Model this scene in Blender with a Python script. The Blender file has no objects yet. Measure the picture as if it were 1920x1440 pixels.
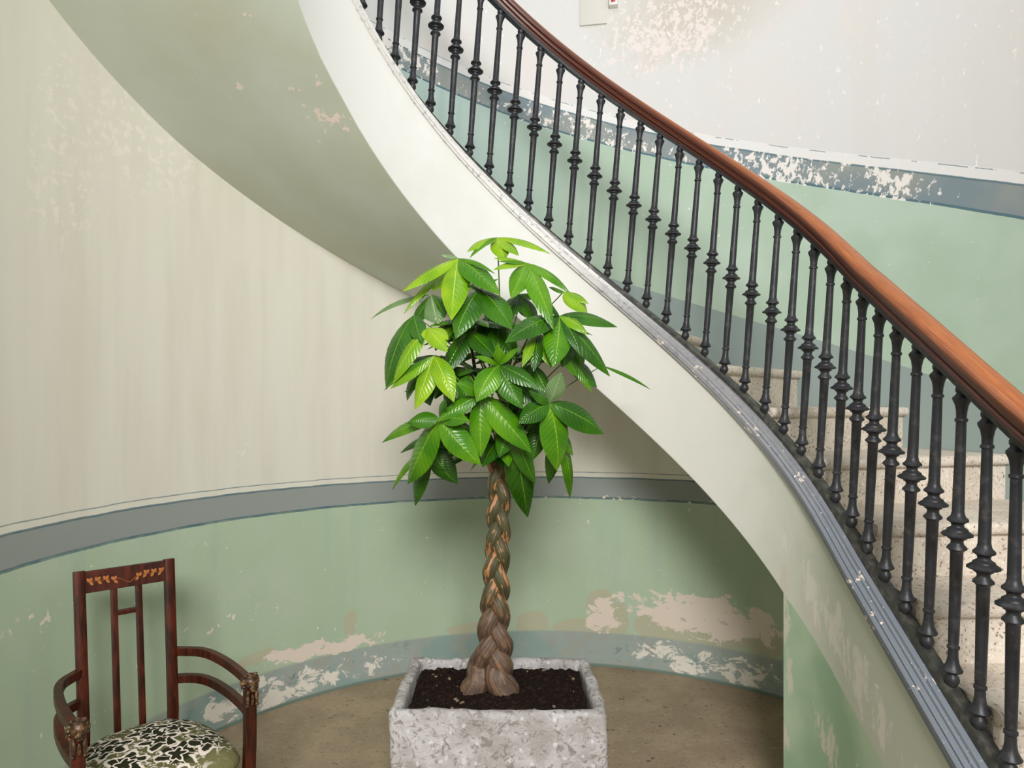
import bpy, bmesh, math, random
from mathutils import Vector, Matrix, Quaternion, noise
R = math.radians
random.seed(7)
sc = bpy.context.scene
COL = sc.collection
PI = math.pi

# ------------------------------------------------------------------ camera, sky, light, exposure
EYE = 1.65
F = 1290.0 / 1920.0                        # focal length in frame widths
cam_d = bpy.data.cameras.new('camera'); cam = bpy.data.objects.new('camera', cam_d); COL.objects.link(cam)
cam.location = (0, 0, EYE); cam.rotation_euler = (PI / 2, 0, 0)
cam_d.sensor_width = 36; cam_d.lens = 36 * F; cam_d.shift_y = 35 / 1920; cam_d.clip_start = 0.05
sc.camera = cam
w = bpy.data.worlds.new('sky'); sc.world = w; w.use_nodes = True
bg = w.node_tree.nodes['Background']
bg.inputs['Color'].default_value = (0.93, 0.97, 1.0, 1); bg.inputs['Strength'].default_value = 0.24

def area(name, loc, target, size, energy, color):
    d = bpy.data.lights.new(name, 'AREA'); o = bpy.data.objects.new(name, d); COL.objects.link(o)
    d.shape = 'RECTANGLE'; d.size, d.size_y = size; d.energy = energy; d.color = color
    o.location = loc; o.rotation_euler = (Vector(target) - Vector(loc)).to_track_quat('-Z', 'Y').to_euler()
    return o
area('window_light', (0.25, -3.0, 3.8), (0.0, 3.4, 1.2), (1.6, 1.6), 415, (1.0, 0.985, 0.965))
area('skylight', (0.3, 1.9, 5.6), (0.3, 2.4, 0), (1.8, 1.8), 25, (0.95, 0.98, 1.0))

vs = sc.view_settings
vs.view_transform = 'Standard'; vs.look = 'None'; vs.gamma = 1; vs.use_curve_mapping = False
vs.exposure = 0.0

# ------------------------------------------------------------------ measured layout of the stair hall
S = 0.942857                               # scale of the survey units below (eye height 1.75 there)
CX, CY, RW, RF, RB = 0.1858, 2.5129, 2.0928, 1.0188, 1.0788   # centre, wall, string face and baluster radii
BL = 0.8628                                # baluster length
def hz(h): return (h + 1.75) * S           # survey height above the eye -> world z
def plan(s, r):
    """plan position; s is the arc along the baluster line (0 at the far point, + towards the foot of the stair)"""
    lim = PI / 2 * RB
    if s > lim: return Vector(((CX + r) * S, (CY - (s - lim)) * S, 0))
    if s < -lim: return Vector(((CX - r) * S, (CY - (-lim - s)) * S, 0))
    a = s / RB
    return Vector(((CX + r * math.sin(a)) * S, (CY + r * math.cos(a)) * S, 0))
def foot(s):
    w_ = .065; t = (s - 1.6073) / w_
    sp = t if t > 30 else math.log1p(math.exp(t))
    return .9086 - .8429 * s + .2526 * w_ * sp
def interp(x, tab):
    if x <= tab[0][0]: return tab[0][1]
    for (a, b), (c, d) in zip(tab, tab[1:]):
        if x <= c: return b + (d - b) * (x - a) / (c - a)
    return tab[-1][1]
LEAN = [(-.3, .065), (.5, .074), (1.0, .077), (1.5, .083), (1.75, .088), (2.0, .068), (2.46, .025), (3, .02)]
def lean(s): return interp(s, LEAN)
def at(x, y, Y):
    """point seen at photo pixel (x, y) at distance Y"""
    return Vector(((x - 960) / 1290 * Y, Y, EYE - (y - 755) / 1290 * Y))
def wallpt(x, y):
    """photo pixel -> (degrees round the wall, survey height)"""
    k = (x - 960) / 1290
    a = 1 + k * k; b = -2 * (k * CX + CY); c = CX * CX + CY * CY - RW * RW
    Z = (-b + math.sqrt(max(b * b - 4 * a * c, 0))) / 2 / a
    return math.degrees(math.atan2(k * Z - CX, Z - CY)), -(y - 755) * Z / 1290

# ------------------------------------------------------------------ node helper
class N:
    """a tiny expression layer over shader nodes"""
    nt = None
    def __init__(s, sock): s.k = sock
    @staticmethod
    def put(sock, v):
        if isinstance(v, N): N.nt.links.new(v.k, sock)
        elif isinstance(v, (tuple, list)): sock.default_value = tuple(v) if len(v) == len(sock.default_value) else tuple(v) + (1,)
        else: sock.default_value = v
    @staticmethod
    def m(op, a, b=None, c=None):
        n = N.nt.nodes.new('ShaderNodeMath'); n.operation = op
        for i, v in enumerate((a, b, c)):
            if v is not None: N.put(n.inputs[i], v)
        return N(n.outputs[0])
    def __add__(a, b): return N.m('ADD', a, b)
    __radd__ = __add__
    def __sub__(a, b): return N.m('SUBTRACT', a, b)
    def __rsub__(a, b): return N.m('SUBTRACT', b, a)
    def __mul__(a, b): return N.m('MULTIPLY', a, b)
    __rmul__ = __mul__
    def __truediv__(a, b): return N.m('DIVIDE', a, b)
def mx(a, b): return N.m('MAXIMUM', a, b)
def mn(a, b): return N.m('MINIMUM', a, b)
def gt(a, b): return N.m('GREATER_THAN', a, b)
def ss(a, lo, hi):
    n = N.nt.nodes.new('ShaderNodeMapRange'); n.interpolation_type = 'SMOOTHSTEP'
    N.put(n.inputs[0], a); N.put(n.inputs[1], lo); N.put(n.inputs[2], hi)
    return N(n.outputs[0])
def mix(a, b, f):
    n = N.nt.nodes.new('ShaderNodeMix'); n.data_type = 'RGBA'
    N.put(n.inputs[0], f); N.put(n.inputs[6], a); N.put(n.inputs[7], b)
    return N(n.outputs[2])
def pos(kind='Position'):
    if kind == 'Position': return N(N.nt.nodes.new('ShaderNodeNewGeometry').outputs['Position'])
    return N(N.nt.nodes.new('ShaderNodeTexCoord').outputs[kind])
def scalev(v, sx, sy, sz):
    n = N.nt.nodes.new('ShaderNodeVectorMath'); n.operation = 'MULTIPLY'
    N.put(n.inputs[0], v); n.inputs[1].default_value = (sx, sy, sz); return N(n.outputs[0])
def addv(v, u):
    n = N.nt.nodes.new('ShaderNodeVectorMath'); n.operation = 'ADD'
    N.put(n.inputs[0], v); N.put(n.inputs[1], u); return N(n.outputs[0])
def noi(v, scale, detail=4, rough=.55, dist=0, color=False):
    n = N.nt.nodes.new('ShaderNodeTexNoise'); N.put(n.inputs['Vector'], v)
    n.inputs['Scale'].default_value = scale; n.inputs['Detail'].default_value = detail
    n.inputs['Roughness'].default_value = rough; n.inputs['Distortion'].default_value = dist
    return N(n.outputs[1 if color else 0])
def vor(v, scale, feature='F1', out='Distance', rand=1):
    n = N.nt.nodes.new('ShaderNodeTexVoronoi'); n.feature = feature; N.put(n.inputs['Vector'], v)
    n.inputs['Scale'].default_value = scale; n.inputs['Randomness'].default_value = rand
    return N(n.outputs[out])
def sep(v):
    n = N.nt.nodes.new('ShaderNodeSeparateXYZ'); N.put(n.inputs[0], v); return [N(o) for o in n.outputs]
def blob(u, v, u0, v0, ru, rv, soft=.08):
    a = (u - u0) * (1 / ru); b = (v - v0) * (1 / rv)
    return ss(N.m('SQRT', a * a + b * b), 1 + soft, 1 - soft)
MATS = {}
def material(name, build, rough=.6, metal=0.0, spec=.5):
    m = bpy.data.materials.new(name); m.use_nodes = True; nt = m.node_tree; N.nt = nt
    p = nt.nodes['Principled BSDF']
    p.inputs['Roughness'].default_value = rough; p.inputs['Metallic'].default_value = metal
    p.inputs['Specular IOR Level'].default_value = spec
    r = build(p)
    if isinstance(r, dict): pass
    else: r = {'col': r}
    if 'col' in r: N.put(p.inputs['Base Color'], r['col'])
    if 'rough' in r: N.put(p.inputs['Roughness'], r['rough'])
    if 'metal' in r: N.put(p.inputs['Metallic'], r['metal'])
    if 'bump' in r:
        b = nt.nodes.new('ShaderNodeBump'); N.put(b.inputs['Height'], r['bump'])
        b.inputs['Distance'].default_value = r.get('dist', .004); b.inputs['Strength'].default_value = r.get('strength', .6)
        nt.links.new(b.outputs[0], p.inputs['Normal'])
    MATS[name] = m
    return m
def c8(r, g, b):
    f = lambda x: ((x / 255 + .055) / 1.055) ** 2.4 if x > 10 else x / 255 / 12.92
    return (f(r), f(g), f(b), 1)

# ------------------------------------------------------------------ materials: painted plaster
PLASTER = c8(222, 208, 194); CREAM = c8(220, 218, 205); WHITE = c8(216, 215, 213)
GREEN = c8(172, 190, 162); GREEN_UP = c8(172, 192, 172); BAND = c8(146, 152, 148); LINE = c8(72, 104, 114)
SKIRT = c8(156, 166, 160); TAN = c8(180, 180, 154)
def wall_build(p):
    P = pos(); u, v, _ = sep(pos('UV'))
    n1 = noi(P, 9, 8, .62); n2 = noi(P, 26, 6, .6); n3 = noi(P, 2.2, 3, .5); nf = noi(P, 70, 3, .6)
    streak = noi(scalev(P, 7, 7, .7), 1, 4, .55)
    wob = (noi(P, 5, 4, .6) - .5) * .012
    vv = v + wob
    # ---- below the stair
    uw = u + (n1 - .5) * 7; vw = v + (n1 - .5) * .16
    cream = mix(CREAM, c8(213, 209, 194), ss(streak, .34, .72))
    cream = mix(cream, c8(222, 216, 206), ss(n3, .48, .74) * .5)
    for x, y, rx, ry in ((105, 180, 45, 80), (110, 350, 60, 70), (270, 265, 110, 40), (450, 850, 14, 22)):
        a, b = wallpt(x, y); a2, b2 = wallpt(x + rx, y - ry)
        cream = mix(cream, c8(232, 224, 214), blob(uw, vw, a, b, abs(a2 - a), abs(b2 - b), .6) * ss(n2, .52, .6) * .8)
    green = mix(GREEN, c8(178, 193, 170), ss(n3, .42, .65)); green = mix(green, c8(158, 180, 166), ss(streak, .5, .75) * .5)
    fleck = gt(mx(n2 - .01, noi(P, 48, 4, .6) - .015), .690); green = mix(green, c8(222, 216, 200), fleck)
    for x, y, rx, ry in ((395, 1170, 60, 28), (60, 1170, 50, 40), (485, 1150, 50, 26), (405, 1210, 12, 12)):
        a, b = wallpt(x, y); a2, b2 = wallpt(x + rx, y - ry)
        green = mix(green, c8(224, 214, 202), blob(uw, vw, a, b, abs(a2 - a), abs(b2 - b), .5) * gt(n2, .60))
    low = green
    for x, y, rx, ry in ((1000, 1168, 32, 22), (1128, 1132, 32, 24), (1140, 1160, 38, 42), (1085, 1178, 45, 16), (1250, 1176, 60, 24),
                         (1330, 1175, 80, 30), (655, 1172, 13, 26), (650, 1205, 70, 14), (560, 1222, 60, 16), (485, 1232, 38, 22), (880, 1180, 45, 14), (1430, 1200, 50, 26)):
        a, b = wallpt(x, y); a2, b2 = wallpt(min(x + rx, 1470), y - ry); a2 = a2 if a2 != a else a + 2
        low = mix(low, TAN, blob(uw * .6 + u * .4, vw * .5 + v * .5, a, b, abs(a2 - a), abs(b2 - b), .07))
    dens = mx(mx(blob(u, v, wallpt(1330, 1190)[0], -1.36, 17, .17, .7), blob(u, v, wallpt(1125, 1185)[0], -1.42, 4, .13, .6)),
              mx(blob(u, v, wallpt(1200, 1150)[0], -1.27, 6, .07, .7) * .8, blob(u, v, wallpt(600, 1230)[0], -1.47, 14, .07, .7)))
    skm = ss(v, -1.515, -1.535)
    skirt = mix(SKIRT, c8(138, 160, 154), ss(n3, .45, .6)); skirt = mix(skirt, c8(160, 160, 150), ss(n1, .5, .58) * .6)
    low = mix(low, skirt, skm)
    dens2 = mx(blob(u, v, wallpt(520, 1290)[0], -1.64, 24, .13, .8), blob(u, v, wallpt(1340, 1260)[0], -1.64, 20, .13, .8))
    nw = noi(scalev(P, 1, 1, 1.5), 8, 9, .70, .5)
    low = mix(low, PLASTER, ss(nw + dens * .40, .80, .83))
    low = mix(low, c8(96, 128, 120), skm * dens2 * ss(nw, .42, .34))
    low = mix(low, c8(226, 220, 208), skm * ss(nw + dens2 * .30, .77, .81))
    low = mix(low, c8(110, 130, 120), ss(v, -1.725, -1.74))
    lowpaint = mix(low, BAND, gt(vv, -.632)); lowpaint = mix(lowpaint, cream, gt(vv, -.496))
    fade = .75 + (n1 - .5) * 1.2
    ln = mx(mx(gt(vv, -.640) * (1 - gt(vv, -.626)), gt(vv, -.504) * (1 - gt(vv, -.493)) * .9), gt(vv, -.4665) * (1 - gt(vv, -.4605)) * .8)
    lowpaint = mix(lowpaint, LINE, ln * mn(fade, 1))
    lowpaint = mix(lowpaint, c8(226, 212, 196), blob(u, v, wallpt(1190, 933)[0], -.628, 26, .014, .3) * gt(n2, .58))
    # ---- above the stair: the bands climb with it
    b0 = 1.857 - .0118 * u - u * u * .0000255
    dv = vv - b0
    upw = mix(WHITE, c8(214, 213, 210), ss(streak, .36, .7)); upw = mix(upw, c8(220, 213, 208), ss(n3, .5, .66) * .6)
    a, b = wallpt(1290, 75)
    upw = mix(upw, c8(198, 190, 176), blob(u + (n1 - .5) * 14, v + (n1 - .5) * .4, 28, 2.50, 12, .24, .8) * .8)  # brownish shade of the flight above, painted into the wall white
    spots = blob(u, v, 23, 2.38, 11, .22, .8); n5 = noi(scalev(P, 1, 1, .8), 30, 9, .70, .4)
    upw = mix(upw, c8(230, 220, 215), ss(n5 + spots * .16, .625, .650) * .9)
    upw = mix(upw, c8(238, 233, 229), ss(noi(scalev(P, 1, 1, .5), 24, 7, .68), .640, .655))
    gup = mix(GREEN_UP, c8(182, 200, 184), ss(n3, .42, .65)); gup = mix(gup, c8(176, 198, 192), ss(u, 14, -22))
    gup = mix(gup, c8(228, 224, 216), gt(mx(n2, noi(P, 50, 4, .6)), .712))
    sk2 = v - (.995 - .0133 * u)
    gup = mix(gup, c8(146, 160, 156), gt(0.0, sk2))
    up = mix(gup, mix(BAND, c8(126, 140, 146), ss(n3, .4, .6)), gt(dv, 0)); up = mix(up, upw, gt(dv, .147))
    up = mix(up, c8(233, 232, 230), gt(dv, .147) * gt(.205, dv) * .6)
    ln2 = mx(gt(dv, -.006) * gt(.008, dv), mx(gt(dv, .139) * gt(.15, dv) * .8, gt(dv, .196) * gt(.2015, dv) * gt(n1, .5) * .7))
    up = mix(up, c8(88, 116, 126), ln2)
    dp = mx(mx(blob(u, dv, 42, .06, 12, .14, .9), blob(u, dv, 59, .06, 6, .12, .9)), mx(blob(u, dv, -26, .1, 8, .12, .9), blob(u, dv, 8, .05, 22, .1, .9) * .75))
    up = mix(up, c8(232, 226, 220), ss(n5 * .75 + n1 * .25 + dp * .15 * gt(dv, -.01), .635, .65) * gt(.16, dv) * gt(dv, -.03))
    col = mix(lowpaint, up, gt(v, .56 - .0148 * u))
    return {'col': col, 'bump': n1 * .5 + nf * .25 + ss(n2, .7, .72) * .4, 'dist': .004, 'strength': .25, 'rough': .5 + n1 * .2}
material('wall_paint', wall_build, .55, 0, .35)

def string_build(p):
    P = pos(); s, d, _ = sep(pos('UV'))          # s along the stair, d below the baluster feet
    n1 = noi(P, 8, 8, .62); n2 = noi(P, 24, 6, .6); n3 = noi(P, 2.0, 3, .5)
    sw = s + (n1 - .5) * .5
    base = mix(c8(220, 220, 216), c8(212, 211, 202), ss(sw, -.6, .7)); base = mix(base, c8(186, 190, 174), ss(sw, .9, 1.75))  # towards the foot: sage paint and dimmer light, both put into the colour
    base = mix(base, c8(196, 200, 186), ss(n3, .5, .66) * .3)
    streak = noi(scalev(P, 1.2, 1.2, 3), 5, 5, .6)
    grn = mix(GREEN, c8(146, 172, 142), ss(n3, .42, .62))
    gm = gt(d + (n1 - .5) * .02, interp_expr(s))
    col = mix(base, grn, gm)
    band = blob(s, d, 1.75, .385, .52, .12, .7); band2 = blob(s, d, 1.30, .95, .055, .5, .5); b3 = blob(s, d, 1.60, .86, .16, .12, .6); b4 = blob(s, d, 1.46, .48, .12, .12, .7)
    nw = noi(scalev(P, 1.3, 1.3, .55), 10, 9, .70, .4)
    col = mix(col, c8(198, 194, 178), ss(nw + mx(mx(band2, b4), b3) * .26, .72, .77) * .9)
    col = mix(col, c8(214, 210, 200), ss(nw + band * .22, .66, .76) * .85)
    col = mix(col, c8(236, 234, 230), ss(n2, .70, .74) * .5)
    return {'col': col, 'bump': n1 * .5 + n2 * .4, 'dist': .004, 'strength': .4, 'rough': .5 + n1 * .2}
def interp_expr(s): return .62 - (s - 1.25) * .15
material('string_paint', string_build, .55, 0, .35)

def soffit_at(x, y):
    best = None
    for i in range(-80, 0):
        for j in range(0, 21):
            s = i * .02; r = RF + (RW - RF) * j / 20; q = plan(s, r); z = hz(foot(s) - .61)
            e = (960 + 1290 * q.x / q.y - x) ** 2 + (755 - 1290 * (z - EYE) / q.y - y) ** 2
            if best is None or e < best[0]: best = (e, s, r - RF)
    return best[1:]
SOF1, SOF2 = soffit_at(410, 155), soffit_at(600, 200)
def soffit_build(p):
    P = pos(); n1 = noi(P, 7, 8, .6); n2 = noi(P, 24, 6, .6); n3 = noi(P, 1.8, 3, .5)
    u, v, _ = sep(pos('UV'))
    c = mix(c8(198, 205, 194), c8(188, 193, 174), ss(n3, .3, .75))
    d = mx(blob(u, v, *SOF1, .09, .12, .9), blob(u, v, *SOF2, .10, .14, .9))
    c = mix(c, c8(228, 214, 204), ss(n1 * .5 + n2 * .5 + d * .11, .655, .665))
    return {'col': c, 'bump': n1 + n2 * .4, 'dist': .004, 'strength': .35}
material('soffit_paint', soffit_build, .6, 0, .3)

def mould_build(p):
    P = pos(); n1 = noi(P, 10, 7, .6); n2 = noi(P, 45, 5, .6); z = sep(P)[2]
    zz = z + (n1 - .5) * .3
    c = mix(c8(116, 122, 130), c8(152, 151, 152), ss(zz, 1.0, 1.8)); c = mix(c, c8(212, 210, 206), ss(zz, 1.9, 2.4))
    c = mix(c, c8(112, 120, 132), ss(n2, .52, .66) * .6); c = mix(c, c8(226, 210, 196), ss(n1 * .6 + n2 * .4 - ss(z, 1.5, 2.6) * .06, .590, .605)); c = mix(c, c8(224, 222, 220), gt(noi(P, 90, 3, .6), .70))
    return {'col': c, 'bump': n1 + n2, 'dist': .003, 'strength': .4}
material('moulding_paint', mould_build, .45, 0, .45)
def iron_build(p):
    P = pos(); n1 = noi(P, 35, 6, .6); n2 = noi(P, 160, 3, .6)
    return {'col': mix(c8(44, 45, 49), c8(70, 68, 68), ss(n1, .5, .72)), 'bump': n1 + n2 * .4, 'dist': .002, 'strength': .5, 'rough': .34 + n1 * .22}
material('black_iron', iron_build, .4, .25, .5)
material('bar_iron', lambda p: {'col': mix(c8(58, 58, 55), c8(92, 90, 82), ss(noi(pos(), 30, 6, .6), .42, .7)), 'bump': noi(pos(), 60, 4), 'dist': .002, 'strength': .4}, .42, .2, .5)
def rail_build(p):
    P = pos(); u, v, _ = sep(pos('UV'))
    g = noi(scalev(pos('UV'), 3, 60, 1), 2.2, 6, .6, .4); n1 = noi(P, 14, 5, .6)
    lit_top = ss(N.m('ABSOLUTE', v - .475), .16, .04)  # lit top and shaded sides of the rail, put into the wood colour
    shaded_side = mix(c8(60, 27, 16), c8(96, 46, 26), ss(g, .35, .65)); new = mix(c8(140, 76, 36), c8(178, 106, 54), ss(g, .35, .65))
    c = mix(shaded_side, new, lit_top * (.75 + n1 * .4)); c = mix(c, c8(84, 42, 24), ss(n1, .58, .75) * .4)
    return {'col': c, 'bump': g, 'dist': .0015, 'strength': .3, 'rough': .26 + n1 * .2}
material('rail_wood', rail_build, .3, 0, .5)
def stone_step(p):
    P = pos(); n1 = noi(P, 6, 6, .6); n2 = noi(P, 90, 3, .65); v = vor(P, 120)
    c = mix(c8(212, 200, 186), c8(196, 182, 168), ss(n1, .4, .65)); c = mix(c, c8(134, 116, 104), ss(n2, .58, .65)); c = mix(c, c8(226, 220, 212), ss(n2, .40, .34))
    return {'col': c, 'bump': n2 * .5 + n1, 'dist': .003, 'strength': .4}
material('step_stone', stone_step, .6, 0, .35)
def floor_build(p):
    P = pos(); n1 = noi(P, 3, 6, .6); n2 = noi(scalev(P, 1, 1.6, 1), 38, 4, .65, 1.0); n3 = noi(P, 14, 4, .6)
    c = mix(c8(150, 132, 110), c8(164, 146, 122), ss(n1, .4, .62)); c = mix(c, c8(120, 104, 86), ss(n2, .56, .66) * .7); c = mix(c, c8(186, 172, 150), ss(n2, .40, .32) * .6)
    c = mix(c, c8(84, 70, 55), ss(n3 * .5 + n2 * .5, .60, .645))
    return {'col': c, 'bump': n2, 'dist': .002, 'strength': .3, 'rough': .55 + n1 * .2}
material('floor_stone', floor_build, .6, 0, .35)
def planter_build(p):
    P = pos(); n1 = noi(P, 8, 7, .62); v1 = vor(addv(P, scalev(noi(P, 9, 3, .5, 0, True), .06, .06, .06)), 26, 'F1'); n2 = noi(P, 70, 5, .65, 1.2); n3 = noi(P, 26, 4, .6, 1.5)
    c = mix(c8(168, 163, 160), c8(194, 190, 190), ss(n1, .40, .62)); c = mix(c, c8(134, 127, 122), ss(n3, .52, .62) * .8); c = mix(c, c8(224, 223, 226), ss(v1, .26, .12) * .6)
    c = mix(c, c8(112, 104, 100), ss(n2, .64, .70)); c = mix(c, c8(70, 64, 60), ss(noi(P, 17, 3, .5), .74, .77))
    return {'col': c, 'bump': n3 * .8 + n2 * .6 - v1 * .6, 'dist': .012, 'strength': .6}
material('planter_stone', planter_build, .85, 0, .2)
material('soil', lambda p: {'col': mix(c8(30, 20, 16), c8(62, 44, 34), ss(noi(pos(), 60, 5, .7), .45, .7)), 'bump': noi(pos(), 90, 5, .7), 'dist': .01, 'strength': 1.0}, .95, 0, .15)
material('soil_speck', lambda p: mix(c8(80, 62, 50), c8(150, 132, 112), noi(pos(), 40, 2)), .9, 0, .2)
def bark_build(p):
    u, v, _ = sep(pos('UV')); P = pos(); z = sep(P)[2]
    g = noi(scalev(pos('UV'), 14, 3.0, 1), 1.3, 6, .62, .6); n = noi(P, 9, 5, .6); n2 = noi(P, 30, 5, .6)
    brown = mix(c8(84, 66, 54), c8(124, 98, 78), ss(g, .42, .62)); brown = mix(brown, c8(160, 112, 70), ss(g * .6 + n * .4, .54, .62) * .7); brown = mix(brown, c8(70, 54, 44), ss(n2, .56, .66) * .6)
    up = mix(c8(66, 66, 44), c8(96, 90, 60), ss(g, .4, .65)); nl = noi(scalev(pos('UV'), 5, 1.6, 1), 1.4, 4, .6)
    up = mix(up, c8(186, 130, 88), ss(nl + (n2 - .5) * .25, .52, .57)); up = mix(up, c8(206, 170, 120), ss(n2, .68, .72))
    c = mix(brown, up, ss(z + (n - .5) * .3, .74, .96))
    return {'col': c, 'bump': g + n2 * .4, 'dist': .006, 'strength': .8}
material('bark', bark_build, .5, 0, .4)
def leaf_build(dark, light, under):
    def f(p):
        u, v, _ = sep(pos('UV')); a = N.m('ABSOLUTE', u - .5) * 2
        ph = v * 13 - a * 2.4
        wv = N.m('SINE', ph * 6.283)
        ln = mix(dark, light, ss(noi(pos(), 7, 3, .5), .38, .66))
        vein = ss(wv, .92, .99) * .14
        c = mix(ln, under, mx(ss(a, .055, .02) * .9, vein))
        geo = N.nt.nodes.new('ShaderNodeNewGeometry'); bk = N(geo.outputs['Backfacing'])
        c = mix(c, under, bk * .75)
        p.inputs['Transmission Weight'].default_value = 0
        p.inputs['Subsurface Weight'].default_value = 0
        return {'col': c, 'bump': wv * .5 - ss(a, .08, 0) * 1.2, 'dist': .0022, 'strength': .45, 'rough': .20 + noi(pos(), 20, 3) * .14 + bk * .3}
    return f
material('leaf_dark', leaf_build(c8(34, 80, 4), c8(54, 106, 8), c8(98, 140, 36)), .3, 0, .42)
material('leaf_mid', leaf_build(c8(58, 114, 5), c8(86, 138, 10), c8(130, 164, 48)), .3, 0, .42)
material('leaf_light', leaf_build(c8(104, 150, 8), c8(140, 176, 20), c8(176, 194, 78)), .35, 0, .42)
material('leaf_grey', leaf_build(c8(92, 122, 74), c8(118, 146, 96), c8(160, 180, 128)), .4, 0, .5)
material('petiole', lambda p: mix(c8(92, 120, 50), c8(128, 150, 74), noi(pos(), 8, 2)), .45, 0, .4)
def mahog(p):
    P = pos('Object'); g = noi(scalev(P, 26, 26, 3), 2, 6, .6, .6); n = noi(P, 7, 3)
    c = mix(c8(40, 12, 3), c8(82, 29, 9), ss(g * .6 + n * .4, .40, .62))
    return {'col': c, 'bump': g, 'dist': .001, 'strength': .25, 'rough': .30 + g * .16}
material('mahogany', mahog, .32, 0, .4)
material('inlay_wood', lambda p: mix(c8(146, 84, 38), c8(182, 116, 58), noi(pos(), 60, 3)), .4, 0, .4)
material('carved_wood', lambda p: {'col': mix(c8(54, 34, 22), c8(130, 96, 60), ss(noi(pos(), 55, 5, .6), .42, .68)), 'bump': noi(pos(), 120, 4, .6), 'dist': .003, 'strength': .6}, .35, .15, .5)
def fabric_build(p):
    O = pos('Object'); P = scalev(O, 1, 1, .0); SC = 6.6
    wq = noi(P, 9, 3, .5, 0, True); Q = addv(P, scalev(wq, .05, .05, 0))
    V = vor(Q, SC, 'F1', 'Position', .8)
    n = N.nt.nodes.new('ShaderNodeVectorMath'); n.operation = 'SUBTRACT'; N.put(n.inputs[0], scalev(Q, SC, SC, SC)); N.put(n.inputs[1], scalev(V, SC, SC, SC))
    dx, dy, _ = sep(N(n.outputs[0]))
    th = N.m('ARCTAN2', dy, dx); rho = N.m('SQRT', dx * dx + dy * dy)
    jag = (noi(P, 55, 4, .7) - .5)
    rp = .40 + .10 * N.m('COSINE', th * 6) + jag * .16
    ri = .17 + .045 * N.m('COSINE', th * 5) + jag * .05
    ring = ss(N.m('ABSOLUTE', rho - rp), .060, .032); core = ss(N.m('ABSOLUTE', rho - ri), .034, .018)
    ray = ss(N.m('ABSOLUTE', N.m('SINE', th * 3 + rho * 2.2)), .16, .07) * gt(rho, ri) * gt(rp, rho)
    twig = ss(N.m('ABSOLUTE', noi(P, 17, 4, .62, .6) - .5), .017, .009) * gt(rho, rp)
    x, y, _ = sep(O)
    rim = N.m('SQRT', x * x + (y + .24) * (y + .24) * 1.1) + (noi(O, 14, 3) - .5) * .12
    line = mx(mx(ring, core), mx(ray, twig))
    ground = mix(c8(92, 92, 58), c8(36, 38, 20), gt(rp, rho))
    ground = mix(ground, c8(112, 110, 72), ss(rim, .20, .29))
    nn = noi(O, 500, 2)
    c = mix(ground, c8(226, 214, 202), line * ss(rim, .31, .25))
    return {'col': c, 'bump': nn + line * .8, 'dist': .002, 'strength': .5}
material('seat_fabric', fabric_build, .85, 0, .2)
material('white_plastic', lambda p: c8(226, 222, 216), .4, 0, .5)
material('red_plastic', lambda p: c8(176, 60, 48), .4, 0, .5)
material('panel_paint', lambda p: mix(c8(206, 204, 194), c8(216, 213, 204), noi(pos(), 6, 4)), .55, 0, .35)

# ------------------------------------------------------------------ mesh helpers
def put(name, bm, mat, parent=None, smooth=True, sharp=40):
    me = bpy.data.meshes.new(name); bm.normal_update(); bm.to_mesh(me); bm.free()
    o = bpy.data.objects.new(name, me); COL.objects.link(o)
    for m in (mat if isinstance(mat, (list, tuple)) else [mat]): me.materials.append(MATS[m])
    if smooth:
        for p in me.polygons: p.use_smooth = True
        me.set_sharp_from_angle(angle=R(sharp))
    if parent: o.parent = parent
    return o
def tag(o, label=None, cat=None, group=None, kind=None):
    for k, v in (('label', label), ('category', cat), ('group', group), ('kind', kind)):
        if v: o[k] = v
    return o
def empty(name, loc=(0, 0, 0), rz=0):
    o = bpy.data.objects.new(name, None); COL.objects.link(o); o.location = loc; o.rotation_euler = (0, 0, rz); o.empty_display_size = .1
    return o
def sweep(bm, rings, closed=True, caps=True, uvs=None):
    """rings: list of lists of points; joined into a tube (closed ring) or strip"""
    V = [[bm.verts.new(p) for p in r] for r in rings]
    n = len(V[0]); uvl = bm.loops.layers.uv.verify() if uvs else None
    for i in range(len(V) - 1):
        for j in range(n if closed else n - 1):
            k = (j + 1) % n
            f = bm.faces.new((V[i][j], V[i + 1][j], V[i + 1][k], V[i][k]))
            if uvs:
                for l, (a, b) in zip(f.loops, ((i, j), (i + 1, j), (i + 1, j + 1), (i, j + 1))): l[uvl].uv = uvs(a, b)
    if closed and caps:
        bm.faces.new(V[0]); bm.faces.new(list(reversed(V[-1])))
    return V
def lathe(bm, prof, n=16, base=Vector((0, 0, 0)), axis=Vector((0, 0, 1))):
    q = Vector((0, 0, 1)).rotation_difference(axis.normalized())
    rings = [[base + q @ Vector((r * math.cos(2 * PI * k / n), r * math.sin(2 * PI * k / n), z)) for k in range(n)] for r, z in prof]
    sweep(bm, rings)
def box(bm, lo, hi, bevel=0, M=None):
    g = bmesh.ops.create_cube(bm, size=1)['verts']
    lo, hi = Vector(lo), Vector(hi)
    for v in g: v.co = Vector([lo[i] + (v.co[i] + .5) * (hi[i] - lo[i]) for i in range(3)])
    if bevel:
        es = list({e for v in g for e in v.link_edges})
        r = bmesh.ops.bevel(bm, geom=es, offset=bevel, segments=2, affect='EDGES', profile=.6)
        g = list({v for f in r['faces'] for v in f.verts} | {v for v in g if v.is_valid})
    if M is not None:
        for v in g: v.co = M @ v.co
    return g
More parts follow.
